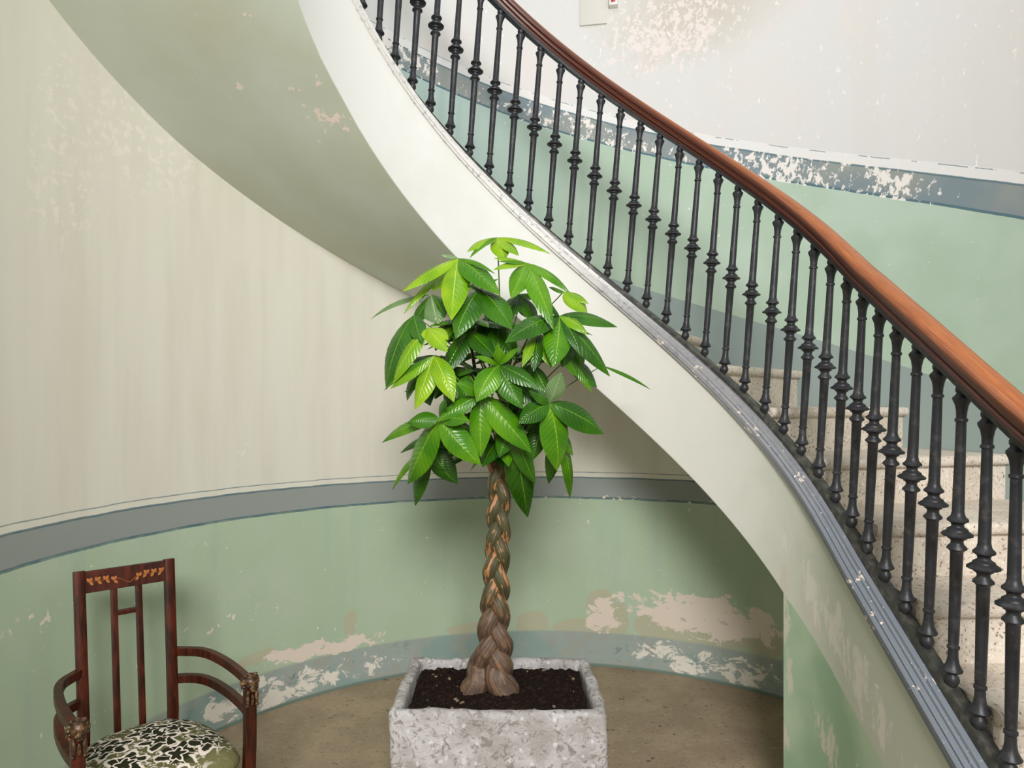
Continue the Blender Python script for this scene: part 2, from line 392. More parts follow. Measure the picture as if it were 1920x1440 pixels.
def tube(bm, pts, radii, n=8, flat=None):
    """round (or rectangular when flat=(w, h)) bar along points"""
    rings = []; up0 = Vector((0, 0, 1)); prev = None
    for i, p in enumerate(pts):
        t = (pts[min(i + 1, len(pts) - 1)] - pts[max(i - 1, 0)]).normalized()
        if prev is None:
            up = up0 if abs(t.z) < .95 else Vector((0, 1, 0)); a = t.cross(up).normalized()
        else: a = (prev - t * prev.dot(t)).normalized()
        prev = a; b = a.cross(t).normalized()
        r = radii[i] if isinstance(radii, (list, tuple)) else radii
        if flat: rings.append([p + a * x * flat[0] / 2 + b * y * flat[1] / 2 for x, y in ((-1, -.8), (-.8, -1), (.8, -1), (1, -.8), (1, .8), (.8, 1), (-.8, 1), (-1, .8))])
        else: rings.append([p + (a * math.cos(2 * PI * k / n) + b * math.sin(2 * PI * k / n)) * r for k in range(n)])
    sweep(bm, rings); bmesh.ops.recalc_face_normals(bm, faces=bm.faces)
def catmull(P, n):
    out = []; Q = [P[0] * 2 - P[1]] + list(P) + [P[-1] * 2 - P[-2]]
    for i in range(len(P) - 1):
        a, b, c, d = Q[i:i + 4]
        for k in range(n):
            t = k / n; out.append(.5 * ((2 * b) + (c - a) * t + (2 * a - 5 * b + 4 * c - d) * t * t + (3 * b - a - 3 * c + d) * t ** 3))
    out.append(P[-1].copy()); return out

# ------------------------------------------------------------------ the setting: walls and floor
TOP = 3.85
def wall(name, stations):
    """stations: (inner point, outer point, u)"""
    bm = bmesh.new(); uvl = bm.loops.layers.uv.verify()
    hs = [-1.75, TOP]; T = 34
    hs = [-1.75 + (TOP + 1.75) * i / T for i in range(T + 1)]
    def quad(pts, uv):
        f = bm.faces.new([bm.verts.new(p) for p in pts])
        for l, q in zip(f.loops, uv): l[uvl].uv = q
    for (a, ao, u), (b, bo, v) in zip(stations, stations[1:]):
        for h, g in zip(hs, hs[1:]):
            z, y = hz(h), hz(g)
            quad((a + Vector((0, 0, z)), a + Vector((0, 0, y)), b + Vector((0, 0, y)), b + Vector((0, 0, z))), ((u, h), (u, g), (v, g), (v, h)))
        z, y = hz(hs[0]), hz(hs[-1])
        quad((ao + Vector((0, 0, z)), bo + Vector((0, 0, z)), bo + Vector((0, 0, y)), ao + Vector((0, 0, y))), ((u, 3), (v, 3), (v, 3.5), (u, 3.5)))
        quad((a + Vector((0, 0, y)), ao + Vector((0, 0, y)), bo + Vector((0, 0, y)), b + Vector((0, 0, y))), ((u, 3), (u, 3), (v, 3), (v, 3)))
    for (a, ao, u), flip in ((stations[0], 0), (stations[-1], 1)):
        z, y = hz(hs[0]), hz(hs[-1]); pts = [a + Vector((0, 0, z)), ao + Vector((0, 0, z)), ao + Vector((0, 0, y)), a + Vector((0, 0, y))]
        quad(pts[::-1] if flip else pts, ((u, 3), (u, 3), (u, 3.5), (u, 3.5)))
    bmesh.ops.remove_doubles(bm, verts=bm.verts, dist=1e-5)
    return tag(put(name, bm, 'wall_paint'), kind='structure')
lim = PI / 2 * RB
st = []
for i in range(91):
    d = -90 + 2 * i; s = R(d) * RB
    st.append((plan(s, RW), plan(s, RW + .2), d))
wall('wall_back', st)
LS = 2.4
wall('wall_right', [(plan(lim + d, RW), plan(lim + d, RW + .2), 90 + math.degrees(d / RW)) for d in (0, .6, 1.2, 1.8, LS)])
wall('wall_left', [(plan(-lim - d, RW), plan(-lim - d, RW + .2), -90 - math.degrees(d / RW)) for d in (LS, 1.8, 1.2, .6, 0)])
bm = bmesh.new(); box(bm, (-2.6, -3.0, -.12), (2.9, 4.75, 0)); tag(put('floor', bm, 'floor_stone', smooth=False), kind='structure')

# ------------------------------------------------------------------ staircase
stairs = tag(empty('staircase', (CX * S, CY * S, 0)), 'curved stone staircase with pale plastered side and sage green underside, climbing along the round wall', 'staircase')
stairs_inv = Matrix.Translation((-CX * S, -CY * S, 0))
def rel(o): o.data.transform(stairs_inv); return o
S0, S1 = -lim - .55, lim + 2.05                   # extent of the flight along the baluster line
S_PIER = R(68.9) * RB
def frange(a, b, n): return [a + (b - a) * i / n for i in range(n + 1)]
DEPTH = .61
def zmax(v): return max(v, -1.75)
# plastered string, becoming a solid wall at the lower end
bm = bmesh.new(); uvl = bm.loops.layers.uv.verify()
ss_ = frange(S0, S_PIER, 90) + [S_PIER + 1e-4] + frange(S_PIER, S1, 60)[1:]
rows = []
for s in ss_:
    top = max(foot(s) - .055, -1.73); bot = foot(s) - DEPTH - .15 * max(0, -s - 1.2) if s <= S_PIER else -1.75
    ri, ro = plan(s, RF), plan(s, 1.108)
    n = 8
    face = [(ri + Vector((0, 0, hz(top + (bot - top) * j / n))), (s, foot(s) - (top + (bot - top) * j / n))) for j in range(n + 1)]
    back = [(ro + Vector((0, 0, hz(bot))), (s, foot(s) - bot)), (ro + Vector((0, 0, hz(top))), (s, .03))]
    rows.append(face + back)
V = [[bm.verts.new(p) for p, _ in r] for r in rows]
for i in range(len(V) - 1):
    n = len(V[i])
    for j in range(n):
        k = (j + 1) % n
        f = bm.faces.new((V[i][j], V[i][k], V[i + 1][k], V[i + 1][j]))
        for l, (a, b) in zip(f.loops, ((i, j), (i, k), (i + 1, k), (i + 1, j))): l[uvl].uv = rows[a][b][1]
bm.faces.new(V[0][::-1]); bm.faces.new(V[-1])
bmesh.ops.recalc_face_normals(bm, faces=bm.faces)
tag(rel(put('string_wall', bm, 'string_paint', stairs, sharp=35)), 'pale plastered side of the stair, green and peeling at its foot')
# soffit
bm = bmesh.new()
sr = frange(S0, S_PIER, 80); rr = [RF + .002, 1.12, 1.3, 1.5, 1.75, 2.0, RW + .01]
rings = []
for s in sr:
    b = foot(s) - DEPTH - .15 * max(0, -s - 1.2); tl = .015 + .24 * max(0, -s - 1.2)
    low = [plan(s, r) + Vector((0, 0, hz(b + tl * max(0, r - 1.12)))) for r in rr]
    low = [q - Vector((0, 0, .004)) for q in low]
    up = [plan(s, r) + Vector((0, 0, hz(b + .06 + tl * max(0, r - 1.12)))) for r in reversed(rr)]
    rings.append(low + up)
n_r = len(rr)
sweep(bm, rings, uvs=lambda a, b: (sr[a], rr[b] - RF if b < n_r else 0.5)); bmesh.ops.recalc_face_normals(bm, faces=bm.faces)
tag(rel(put('soffit', bm, 'soffit_paint', stairs, sharp=35)), 'sage green underside of the flight')
# wall closing the space under the stair
bm = bmesh.new()
a, b = plan(S_PIER, 1.05), plan(S_PIER, RW); t = (plan(S_PIER + .1, 1.5) - plan(S_PIER, 1.5)).normalized() * .12
z = hz(foot(S_PIER) - DEPTH + .02)
pts = [a, b, b + t, a + t]
V0 = [bm.verts.new(p) for p in pts]; V1 = [bm.verts.new(p + Vector((0, 0, z))) for p in pts]
for i in range(4): bm.faces.new((V0[i], V0[(i + 1) % 4], V1[(i + 1) % 4], V1[i]))
bm.faces.new(V0[::-1]); bm.faces.new(V1); bmesh.ops.recalc_face_normals(bm, faces=bm.faces)
rel(put('end_wall', bm, 'soffit_paint', stairs, smooth=False))
# moulding along the top of the string
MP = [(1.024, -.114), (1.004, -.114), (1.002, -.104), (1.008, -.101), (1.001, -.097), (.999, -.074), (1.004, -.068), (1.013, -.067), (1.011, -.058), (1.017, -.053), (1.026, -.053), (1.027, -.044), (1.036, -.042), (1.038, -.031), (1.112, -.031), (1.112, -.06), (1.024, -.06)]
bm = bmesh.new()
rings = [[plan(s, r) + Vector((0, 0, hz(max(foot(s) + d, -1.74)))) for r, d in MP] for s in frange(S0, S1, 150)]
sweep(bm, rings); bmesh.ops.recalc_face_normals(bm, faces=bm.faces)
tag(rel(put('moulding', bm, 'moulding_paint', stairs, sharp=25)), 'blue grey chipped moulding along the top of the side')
# steps
def slab(name, inner, outer, h, nxt_in, nxt_out, rise):
    """one step: tread with a rounded nosing over its riser; inner/outer = nosing ends, nxt = nosing ends of the step above"""
    bm = bmesh.new(); rings = []
    K = 6
    for i in range(K + 1):
        t = i / K; p = inner.lerp(outer, t); q = nxt_in.lerp(nxt_out, t)
        d = (q - p).normalized(); L = (q - p).length
        z = hz(h); rs = rise * S
        prof = [(L + .03, z), (.02, z), (.006, z - .005), (0, z - .018), (.002, z - .032), (.012, z - .042), (.030, z - .044), (.030, z - .052), (.032, z - rs - .004), (.09, z - rs - .004), (L + .03, z - .05)]
        rings.append([p + d * a + Vector((0, 0, b)) for a, b in prof])
    sweep(bm, rings); bmesh.ops.recalc_face_normals(bm, faces=bm.faces)
    return rel(put(name, bm, 'step_stone', stairs, sharp=50))
RI, RO = 1.105, RW + .005
nos = []                                          # (inner, outer, h) from the top down
for i in range(9, 0, -1):
    a = R(45.6 - 15.2 * i) * RB; nos.append((plan(a, RI), plan(a, RO), .186 + .209 * i))
for d, h in ((45.6, .186), (61.5, -.022), (75.4, -.23)):
    a = R(d) * RB; nos.append((plan(a, RI), plan(a, RO), h))
for i, h in enumerate((-.43, -.625, -.82, -1.015, -1.21, -1.405, -1.6)):
    d = .09 + .305 * i; nos.append((plan(lim + d, RI), plan(lim + d - .09 * max(0, 1 - i * .5), RO), h))
for i in range(1, len(nos)):
    up, me_ = nos[i - 1], nos[i]
    below = nos[i + 1][2] if i + 1 < len(nos) else -1.75
    slab('step', me_[0], me_[1], me_[2], up[0], up[1], me_[2] - below)

# ------------------------------------------------------------------ balustrade
bal = tag(empty('balustrade', plan(lim + .9, RB) + Vector((0, 0, hz(foot(lim + .9) - .03)))), 'black cast iron balustrade with turned balusters and polished brown wooden handrail', 'railing')
bal_inv = Matrix.Translation(-bal.location)
feet_s = [-1.022, -.921, -.827, -.728, -.628, -.520, -.414, -.311, -.205, -.103, .002, .106, .209, .309, .410, .509, .611, .711, .812, .914, 1.020, 1.130, 1.234, 1.334, 1.436, 1.540, 1.646, 1.758, 1.875, 1.996, 2.113, 2.230, 2.345, 2.460]
feet_s = [-1.33, -1.227, -1.125] + feet_s + [2.578, 2.696]
PX = .001532
prof = [(7, 0), (11.5, 8), (11.8, 12), (10.5, 17), (7.5, 22), (8.0, 24), (15.5, 27), (16.8, 29.5), (14.5, 33), (10.5, 41), (8.6, 52), (8.0, 66), (10.2, 68), (10.2, 72), (8.0, 74), (8.6, 80), (9.4, 160), (10.2, 240),
        (12.5, 243), (16, 245.5), (15.5, 248.5), (10.5, 254), (9.6, 258), (11, 262), (14.5, 263.5), (15, 266), (24.5, 269), (25, 271.5), (19, 276), (17.2, 277), (16.5, 280), (10.5, 284), (9.4, 287), (11, 291), (16.8, 294.5), (16.8, 297.5), (11.5, 303), (9.6, 311), (9.4, 340), (8.4, 420), (8.0, 467),
        (10.2, 468.5), (10.2, 472.5), (8.0, 475), (8.6, 486), (10.5, 497), (14.6, 506), (14.8, 509.5), (10.5, 514), (8.6, 517), (10.6, 521), (10.6, 526), (8.0, 531)]
LW = BL * S
bm = bmesh.new(); lathe(bm, [(r * PX, z * PX * LW / (531 * PX)) for r, z in prof], 14); bmesh.ops.recalc_face_normals(bm, faces=bm.faces)
b0 = put('baluster', bm, 'black_iron', bal, sharp=42); first = True
for s in feet_s:
    p = plan(s, RB) + Vector((0, 0, hz(foot(s)))); q = plan(s + lean(s), RB) + Vector((0, 0, hz(foot(s) + BL)))
    o = b0 if first else b0.copy()
    if not first: COL.objects.link(o)
    first = False
    d = q - p; o.parent = bal
    o.matrix_local = bal_inv @ Matrix.Translation(p) @ Vector((0, 0, 1)).rotation_difference(d.normalized()).to_matrix().to_4x4() @ Matrix.Diagonal((1, 1, d.length / LW, 1))
# flat iron bar that the balusters stand on
s_a, s_b = feet_s[0] - .06, feet_s[-1] + .06
bm = bmesh.new()
rings = [[plan(s, r) + Vector((0, 0, hz(foot(s) + d))) for r, d in ((1.056, -.032), (1.056, -.012), (1.062, .001), (1.096, .001), (1.102, -.012), (1.102, -.032))] for s in frange(s_a, s_b, 120)]
sweep(bm, rings); bmesh.ops.recalc_face_normals(bm, faces=bm.faces)
o = put('base_bar', bm, 'bar_iron', bal, sharp=30); o.data.transform(bal_inv)
# handrail: iron strip under a moulded wooden rail
def rail_at(s):
    p = plan(s + lean(s), RB); z = hz(foot(s) + BL); e = .004
    t = plan(s + lean(s) + e, RB) - plan(s + lean(s) - e, RB)
    side = Vector((t.y, -t.x, 0)).normalized() * -1
    if side.dot(p - Vector((CX * S, CY * S, 0))) > 0 and abs(s) < lim: side = -side
    return p + Vector((0, 0, z)), side            # side points to the well
def rail(name, mat, prof, sharp):
    bm = bmesh.new(); st_ = frange(s_a, s_b, 150); rings = []; acc = [0]
    for s in st_:
        p, side = rail_at(s)
        if side.x > 0 and s > 1.2: side = -side
        rings.append([p + side * a + Vector((0, 0, b)) for a, b in prof])
    for i in range(1, len(rings)): acc.append(acc[-1] + (rings[i][0] - rings[i - 1][0]).length)
    sweep(bm, rings, uvs=lambda a, b: (acc[a], b / len(prof))); bmesh.ops.recalc_face_normals(bm, faces=bm.faces)
    o = put(name, bm, mat, bal, sharp=sharp); o.data.transform(bal_inv); return o
rail('iron_strip', 'black_iron', [(-.018, -.004), (.018, -.004), (.018, .014), (-.018, .014)], 30)
RP = [(-.020, .012), (-.024, .024), (-.034, .030), (-.036, .040), (-.029, .046), (-.028, .052), (-.036, .056), (-.039, .066), (-.037, .079), (-.027, .091), (-.010, .097)]
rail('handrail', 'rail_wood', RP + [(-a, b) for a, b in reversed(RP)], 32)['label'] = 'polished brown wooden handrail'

# ------------------------------------------------------------------ stone planter with soil
PXL, PXR, PY0, PY1, PH = -.452, .348, 2.515, 3.07, .516
planter = tag(empty('stone_planter', ((PXL + PXR) / 2, (PY0 + PY1) / 2, 0)), 'rough pale grey stone trough planter holding the braided tree', 'planter')
bm = bmesh.new()
RT = .066; NX, NY, NZ = 40, 28, 26
def rnd(p, f, amp, seed=0):
    return noise.noise(Vector((p.x * f + seed, p.y * f, p.z * f))) * amp
def rough(p):
    q = p.copy()
    a = Vector((rnd(p, 5, .010), rnd(p, 5, .010, 31), rnd(p, 5, .008, 67)))
    b = Vector((rnd(p, 22, .0045, 3), rnd(p, 22, .0045, 41), rnd(p, 22, .006, 87)))
    return q + a + b
g = box(bm, (PXL, PY0, 0), (PXR, PY1, PH), 0)
top = [f for f in bm.faces if f.normal.z > .9][0] if False else None
bm.normal_update()
top = max(bm.faces, key=lambda f: f.calc_center_median().z)
bmesh.ops.inset_region(bm, faces=[top], thickness=RT)
r = bmesh.ops.extrude_face_region(bm, geom=[top]); vs_ = [v for v in r['geom'] if isinstance(v, bmesh.types.BMVert)]
bmesh.ops.delete(bm, geom=[top], context='FACES_ONLY')
for v in vs_: v.co.z -= .16
es = [e for e in bm.edges]
bmesh.ops.bevel(bm, geom=[e for e in bm.edges if max(v.co.z for v in e.verts) > .3 and min(v.co.z for v in e.verts) < PH + 1 and not (min(v.co.z for v in e.verts) < PH - .05 and max(v.co.z for v in e.verts) < PH - .05)], offset=.018, segments=3, affect='EDGES', profile=.5)
for _ in range(6):
    long = [e for e in bm.edges if e.calc_length() > .03]
    if not long: break
    bmesh.ops.subdivide_edges(bm, edges=long, cuts=1, use_grid_fill=True)
bmesh.ops.triangulate(bm, faces=[f for f in bm.faces if len(f.verts) > 4])
for v in bm.verts:
    if v.co.z > .01: v.co = rough(v.co)
bm.transform(Matrix.Translation(-planter.location))
put('trough', bm, 'planter_stone', planter, sharp=60)
bm = bmesh.new()
nx, ny = 90, 60; x0, x1, y0, y1 = PXL + RT - .01, PXR - RT + .01, PY0 + RT - .01, PY1 - RT + .01
grid = []
for j in range(ny + 1):
    row = []
    for i in range(nx + 1):
        x = x0 + (x1 - x0) * i / nx; y = y0 + (y1 - y0) * j / ny
        z = PH - .035 + .012 * noise.noise(Vector((x * 8, y * 8, 0))) + .012 * noise.noise(Vector((x * 40, y * 40, 5))) + .008 * noise.noise(Vector((x * 90, y * 90, 9)))
        z += .018 * math.exp(-((x + .03) ** 2 + (y - 2.80) ** 2) / .02)
        row.append(bm.verts.new((x, y, z)))
    grid.append(row)
for j in range(ny):
    for i in range(nx): bm.faces.new((grid[j][i], grid[j][i + 1], grid[j + 1][i + 1], grid[j + 1][i]))
rng = random.Random(3)
for k in range(420):                              # clods and bark chips lying on the surface
    x = rng.uniform(x0 + .02, x1 - .02); y = rng.uniform(y0 + .02, y1 - .02); r_ = rng.uniform(.003, .010)
    z = PH - .033 + .012 * noise.noise(Vector((x * 8, y * 8, 0))) + .01 * noise.noise(Vector((x * 40, y * 40, 5)))
    n0 = len(bm.faces); m_ = Matrix.Translation((x, y, z)) @ Matrix.Rotation(rng.uniform(0, 6), 4, 'Z') @ Matrix.Diagonal((rng.uniform(.8, 1.6), 1, .7, 1))
    bmesh.ops.create_icosphere(bm, subdivisions=1, radius=r_, matrix=m_)
    if rng.random() < .10:
        bm.faces.ensure_lookup_table()
        for f in bm.faces[n0:]: f.material_index = 1
bm.transform(Matrix.Translation(-planter.location))
tag(put('potting_soil', bm, ['soil', 'soil_speck'], planter, sharp=60), 'dark crumbly potting soil', kind='stuff')

# ------------------------------------------------------------------ braided tree
TY = 2.80
tree = tag(empty('money_tree', (-.045, TY, PH - .03)), 'leafy green indoor tree with a thick braided trunk growing in the stone planter', 'plant')
tree_inv = Matrix.Translation(-tree.location)
def tpart(o): o.data.transform(tree_inv); return o
zs0, zs1 = PH - .06, at(0, 838, TY).z
axis = [(zs0, -.083), (at(0, 1250, TY).z, at(924, 0, TY).x), (at(0, 1090, TY).z, at(930, 0, TY).x), (at(0, 940, TY).z, at(936, 0, TY).x), (zs1, at(936, 0, TY).x)]
wid = [(zs0, .122), (at(0, 1250, TY).z, .098), (at(0, 1190, TY).z, .071), (at(0, 1090, TY).z, .057), (at(0, 940, TY).z, .049), (zs1, .052)]
srad = [(zs0, .050), (at(0, 1250, TY).z, .046), (at(0, 1190, TY).z, .036), (at(0, 1090, TY).z, .030), (at(0, 940, TY).z, .0255), (zs1, .0235)]
PER = .345
for k in range(3):
    bm = bmesh.new(); rings = []; M = 90; n = 14
    pts = []
    for i in range(M + 1):
        z = zs0 + (zs1 - zs0) * i / M
        th = 2 * PI * (z - at(0, 1180, TY).z) / PER + 2 * PI * k / 3 + .6
        lowk = max(0, min(1, (at(0, 1235, TY).z - z) / .12))
        r_ = interp(z, srad); A = interp(z, wid) - r_
        x = A * math.sin(th); y = .026 * math.sin(2 * th)
        base = ((-.078, -.02), (.062, -.035), (.015, .06))[k]
        x = x * (1 - lowk) + base[0] * lowk; y = y * (1 - lowk) + base[1] * lowk
        pts.append((Vector((interp(z, axis) + x, TY + y, z)), r_ * (1 + .06 * math.sin(z * 47 + k * 2)) * (1 + .15 * lowk)))
    for i, (p, r_) in enumerate(pts):
        t = (pts[min(i + 1, M)][0] - pts[max(i - 1, 0)][0]).normalized()
        a = t.cross(Vector((0, 1, 0))).normalized(); b = a.cross(t)
        ring = []
        for j in range(n):
            an = 2 * PI * j / n; d = a * math.cos(an) + b * math.sin(an)
            rr_ = r_ * (1 + .10 * noise.noise(p * 18 + d * 1.5 + Vector((k * 9, 0, 0))))
            ring.append(p + d * rr_)
        rings.append(ring)
    sweep(bm, rings, uvs=lambda a, b: (b / 14 * 1.0, a / 90 * 4 + k * 3)); bmesh.ops.recalc_face_normals(bm, faces=bm.faces)
    tpart(put('trunk_strand', bm, 'bark', tree, sharp=80))
# crown: whorls of drooping leaflets; entries are photo positions (base -> tip, width) of the leaves that can be told apart
CRX, CRY, CRW, CRH = 930, 690, 262, 262
def crown_y(x, y, push=1.0):
    a = (x - CRX) / CRW; b = (y - CRY) / CRH; q = 1 - a * a - b * b
    return TY - .40 * push * math.sqrt(max(q, 0))
def leaf(b, t, w_, mat, arch=.14, side=0, nrm=None):
    L = (t - b).length; d = (t - b).normalized()
    mid = (b + t) / 2; out = Vector((mid.x + .05, mid.y - TY - .02, mid.z - 1.55))
    out = (out.normalized() * .55 + Vector((0, -.75, .45))).normalized() if nrm is None else nrm
    nn = (out - d * out.dot(d)).normalized(); sd = d.cross(nn).normalized()
    bm = bmesh.new(); uvl = bm.loops.layers.uv.verify(); NL, NW = 8, 4
    V = []
    for i in range(NL + 1):
        t_ = i / NL
        c = b + d * L * t_ + nn * L * arch * 4 * t_ * (1 - t_) * .5 + sd * side * L * 4 * t_ * (1 - t_)
        wv = (math.sin(PI * min(1, t_ ** .90)) ** .78) * (1 - .25 * t_ ** 4) * w_ / 2 if 0 < t_ < 1 else w_ * .015
        row = []
        for j in range(NW + 1):
            q = j / NW * 2 - 1
            row.append(bm.verts.new(c + sd * q * wv + nn * (-abs(q) ** 1.6 * wv * .38 + .02 * wv * math.sin(9 * t_ + 3 * q))))
        V.append(row)
    for i in range(NL):
        for j in range(NW):
            f = bm.faces.new((V[i][j], V[i][j + 1], V[i + 1][j + 1], V[i + 1][j]))
            for l, (a, c) in zip(f.loops, ((i, j), (i, j + 1), (i + 1, j + 1), (i + 1, j))): l[uvl].uv = (c / NW, a / NL)
    return tpart(put('leaf', bm, mat, tree, sharp=80))
def stem(p, q, r0=.0035, r1=.002):
    m_ = (p + q) / 2 + Vector((0, 0, .25 * (q - p).length * .4)); bm = bmesh.new()
    tube(bm, catmull([p, m_, q], 5), [r0 + (r1 - r0) * i / 10 for i in range(11)], 6)
    return tpart(put('leaf_stalk', bm, 'petiole', tree, sharp=80))
D_, M_, L_, G_ = 'leaf_dark', 'leaf_mid', 'leaf_light', 'leaf_grey'
# crop coordinates (660,420)+/3.2
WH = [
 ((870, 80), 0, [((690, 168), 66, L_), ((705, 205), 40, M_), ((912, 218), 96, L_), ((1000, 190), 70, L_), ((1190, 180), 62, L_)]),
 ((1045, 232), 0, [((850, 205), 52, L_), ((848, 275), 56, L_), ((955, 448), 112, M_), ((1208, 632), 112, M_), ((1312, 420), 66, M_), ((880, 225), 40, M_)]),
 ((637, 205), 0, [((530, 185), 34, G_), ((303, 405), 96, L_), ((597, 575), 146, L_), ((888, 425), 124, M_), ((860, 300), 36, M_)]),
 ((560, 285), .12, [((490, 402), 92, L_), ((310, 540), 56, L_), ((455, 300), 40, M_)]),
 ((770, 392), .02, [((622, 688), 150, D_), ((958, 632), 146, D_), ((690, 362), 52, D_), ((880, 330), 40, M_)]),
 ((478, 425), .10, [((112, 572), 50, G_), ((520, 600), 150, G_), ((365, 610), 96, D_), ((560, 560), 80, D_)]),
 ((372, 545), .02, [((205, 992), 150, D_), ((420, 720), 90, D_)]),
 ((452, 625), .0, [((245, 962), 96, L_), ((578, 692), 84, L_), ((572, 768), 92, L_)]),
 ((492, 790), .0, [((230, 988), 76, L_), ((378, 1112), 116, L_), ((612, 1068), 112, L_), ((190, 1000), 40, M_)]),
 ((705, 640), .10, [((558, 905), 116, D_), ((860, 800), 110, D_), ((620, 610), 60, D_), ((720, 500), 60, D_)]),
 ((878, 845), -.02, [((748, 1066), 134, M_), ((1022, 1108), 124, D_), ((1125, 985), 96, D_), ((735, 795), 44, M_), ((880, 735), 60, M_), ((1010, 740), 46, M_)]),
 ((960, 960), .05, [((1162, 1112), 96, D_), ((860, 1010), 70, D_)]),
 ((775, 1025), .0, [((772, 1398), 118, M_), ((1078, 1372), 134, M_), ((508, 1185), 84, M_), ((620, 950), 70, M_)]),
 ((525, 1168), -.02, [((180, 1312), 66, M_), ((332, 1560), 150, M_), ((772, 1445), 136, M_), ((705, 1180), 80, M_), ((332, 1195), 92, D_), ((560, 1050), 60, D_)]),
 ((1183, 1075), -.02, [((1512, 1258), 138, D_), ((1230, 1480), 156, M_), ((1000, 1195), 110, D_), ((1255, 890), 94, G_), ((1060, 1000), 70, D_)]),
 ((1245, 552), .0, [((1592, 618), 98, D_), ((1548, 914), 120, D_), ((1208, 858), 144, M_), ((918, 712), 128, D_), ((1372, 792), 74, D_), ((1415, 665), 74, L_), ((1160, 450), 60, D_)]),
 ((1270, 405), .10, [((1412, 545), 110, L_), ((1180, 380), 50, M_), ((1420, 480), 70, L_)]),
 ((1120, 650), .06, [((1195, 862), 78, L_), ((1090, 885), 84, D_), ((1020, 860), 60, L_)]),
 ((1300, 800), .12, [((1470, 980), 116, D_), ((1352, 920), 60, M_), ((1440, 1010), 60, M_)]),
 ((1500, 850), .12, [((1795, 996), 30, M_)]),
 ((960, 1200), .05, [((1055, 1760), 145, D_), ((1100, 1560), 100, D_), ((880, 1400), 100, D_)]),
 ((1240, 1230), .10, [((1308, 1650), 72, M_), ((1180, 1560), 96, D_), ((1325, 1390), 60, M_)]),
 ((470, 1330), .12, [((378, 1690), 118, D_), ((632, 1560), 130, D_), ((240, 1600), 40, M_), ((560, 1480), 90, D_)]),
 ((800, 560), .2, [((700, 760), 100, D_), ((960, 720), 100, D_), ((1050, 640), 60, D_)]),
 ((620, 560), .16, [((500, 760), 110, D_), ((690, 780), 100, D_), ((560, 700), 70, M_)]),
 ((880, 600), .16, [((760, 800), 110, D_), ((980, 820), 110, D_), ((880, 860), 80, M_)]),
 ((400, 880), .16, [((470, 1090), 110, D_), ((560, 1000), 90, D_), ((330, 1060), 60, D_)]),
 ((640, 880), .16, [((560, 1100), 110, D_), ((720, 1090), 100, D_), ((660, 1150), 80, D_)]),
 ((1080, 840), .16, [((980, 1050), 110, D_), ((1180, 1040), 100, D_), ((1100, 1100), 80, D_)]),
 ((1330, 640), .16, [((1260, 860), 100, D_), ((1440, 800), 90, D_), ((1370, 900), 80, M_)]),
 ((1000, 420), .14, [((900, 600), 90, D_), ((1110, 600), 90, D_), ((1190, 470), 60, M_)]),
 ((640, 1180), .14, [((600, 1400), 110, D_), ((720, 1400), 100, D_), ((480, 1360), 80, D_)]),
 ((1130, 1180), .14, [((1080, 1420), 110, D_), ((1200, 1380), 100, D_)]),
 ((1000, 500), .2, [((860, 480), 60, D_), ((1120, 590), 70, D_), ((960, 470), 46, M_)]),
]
rng = random.Random(11)
for (bx, by), dep, lv in WH:
    X, Y_ = 660 + bx / 3.2, 420 + by / 3.2
    yb = crown_y(X, Y_, .82) + dep
    b = at(X, Y_, yb)
    hub = Vector((tree.location.x + (b.x - tree.location.x) * .18, TY + (yb - TY) * .2, min(b.z - .06, max(zs1 - .02, b.z - .30))))
    stem(hub, b)
    for (tx, ty), w_, m_ in lv:
        X2, Y2 = 660 + tx / 3.2, 420 + ty / 3.2
        yt = crown_y(X2, Y2, .92) + dep - .03
        L2 = math.hypot(X2 - X, Y2 - Y_) * yb / 1290
        if abs(yt - yb) > L2 * .75: yt = yb + math.copysign(L2 * .75, yt - yb)
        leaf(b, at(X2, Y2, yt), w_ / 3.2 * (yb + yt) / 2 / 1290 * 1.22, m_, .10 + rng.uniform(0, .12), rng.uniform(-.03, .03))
# leaves deeper in the crown
hubs = []
for i in range(26):
    a = rng.uniform(0, 2 * PI); rad = rng.uniform(.08, .30); z = rng.uniform(1.50, 1.98)
    c = Vector((-.06 + math.cos(a) * rad, TY + .05 + math.sin(a) * rad * .75 , z))
    if c.y < TY - .20: c.y = TY - .08
    hub = Vector((tree.location.x, TY, min(c.z - .08, max(zs1 - .02, z - .25)))); stem(hub, c)
    for j in range(5):
        an = 2 * PI * j / 5 + rng.uniform(-.3, .3); L = rng.uniform(.15, .22)
        dirv = (Vector((math.cos(an), math.sin(an), 0)) * .8 + (c - Vector((-.06, TY, 1.6))).normalized() * .3 + Vector((0, 0, -.45))).normalized()
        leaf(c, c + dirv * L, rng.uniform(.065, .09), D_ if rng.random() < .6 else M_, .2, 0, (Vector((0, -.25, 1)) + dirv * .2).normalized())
# bare branch tops rising from the braid
for dx, dy, top_ in ((-.05, 0, 1.95), (.045, -.03, 1.85), (.01, .05, 2.02)):
    bm = bmesh.new(); p = Vector((axis[-1][1] + dx * .3, TY + dy * .4, zs1 - .03))
    tube(bm, catmull([p, p + Vector((dx, dy, .15)), Vector((p.x + dx * 2.2, TY + dy * 2, top_))], 8), [.017 - .012 * i / 16 for i in range(17)], 8)
    tpart(put('branch', bm, 'bark', tree, sharp=80))

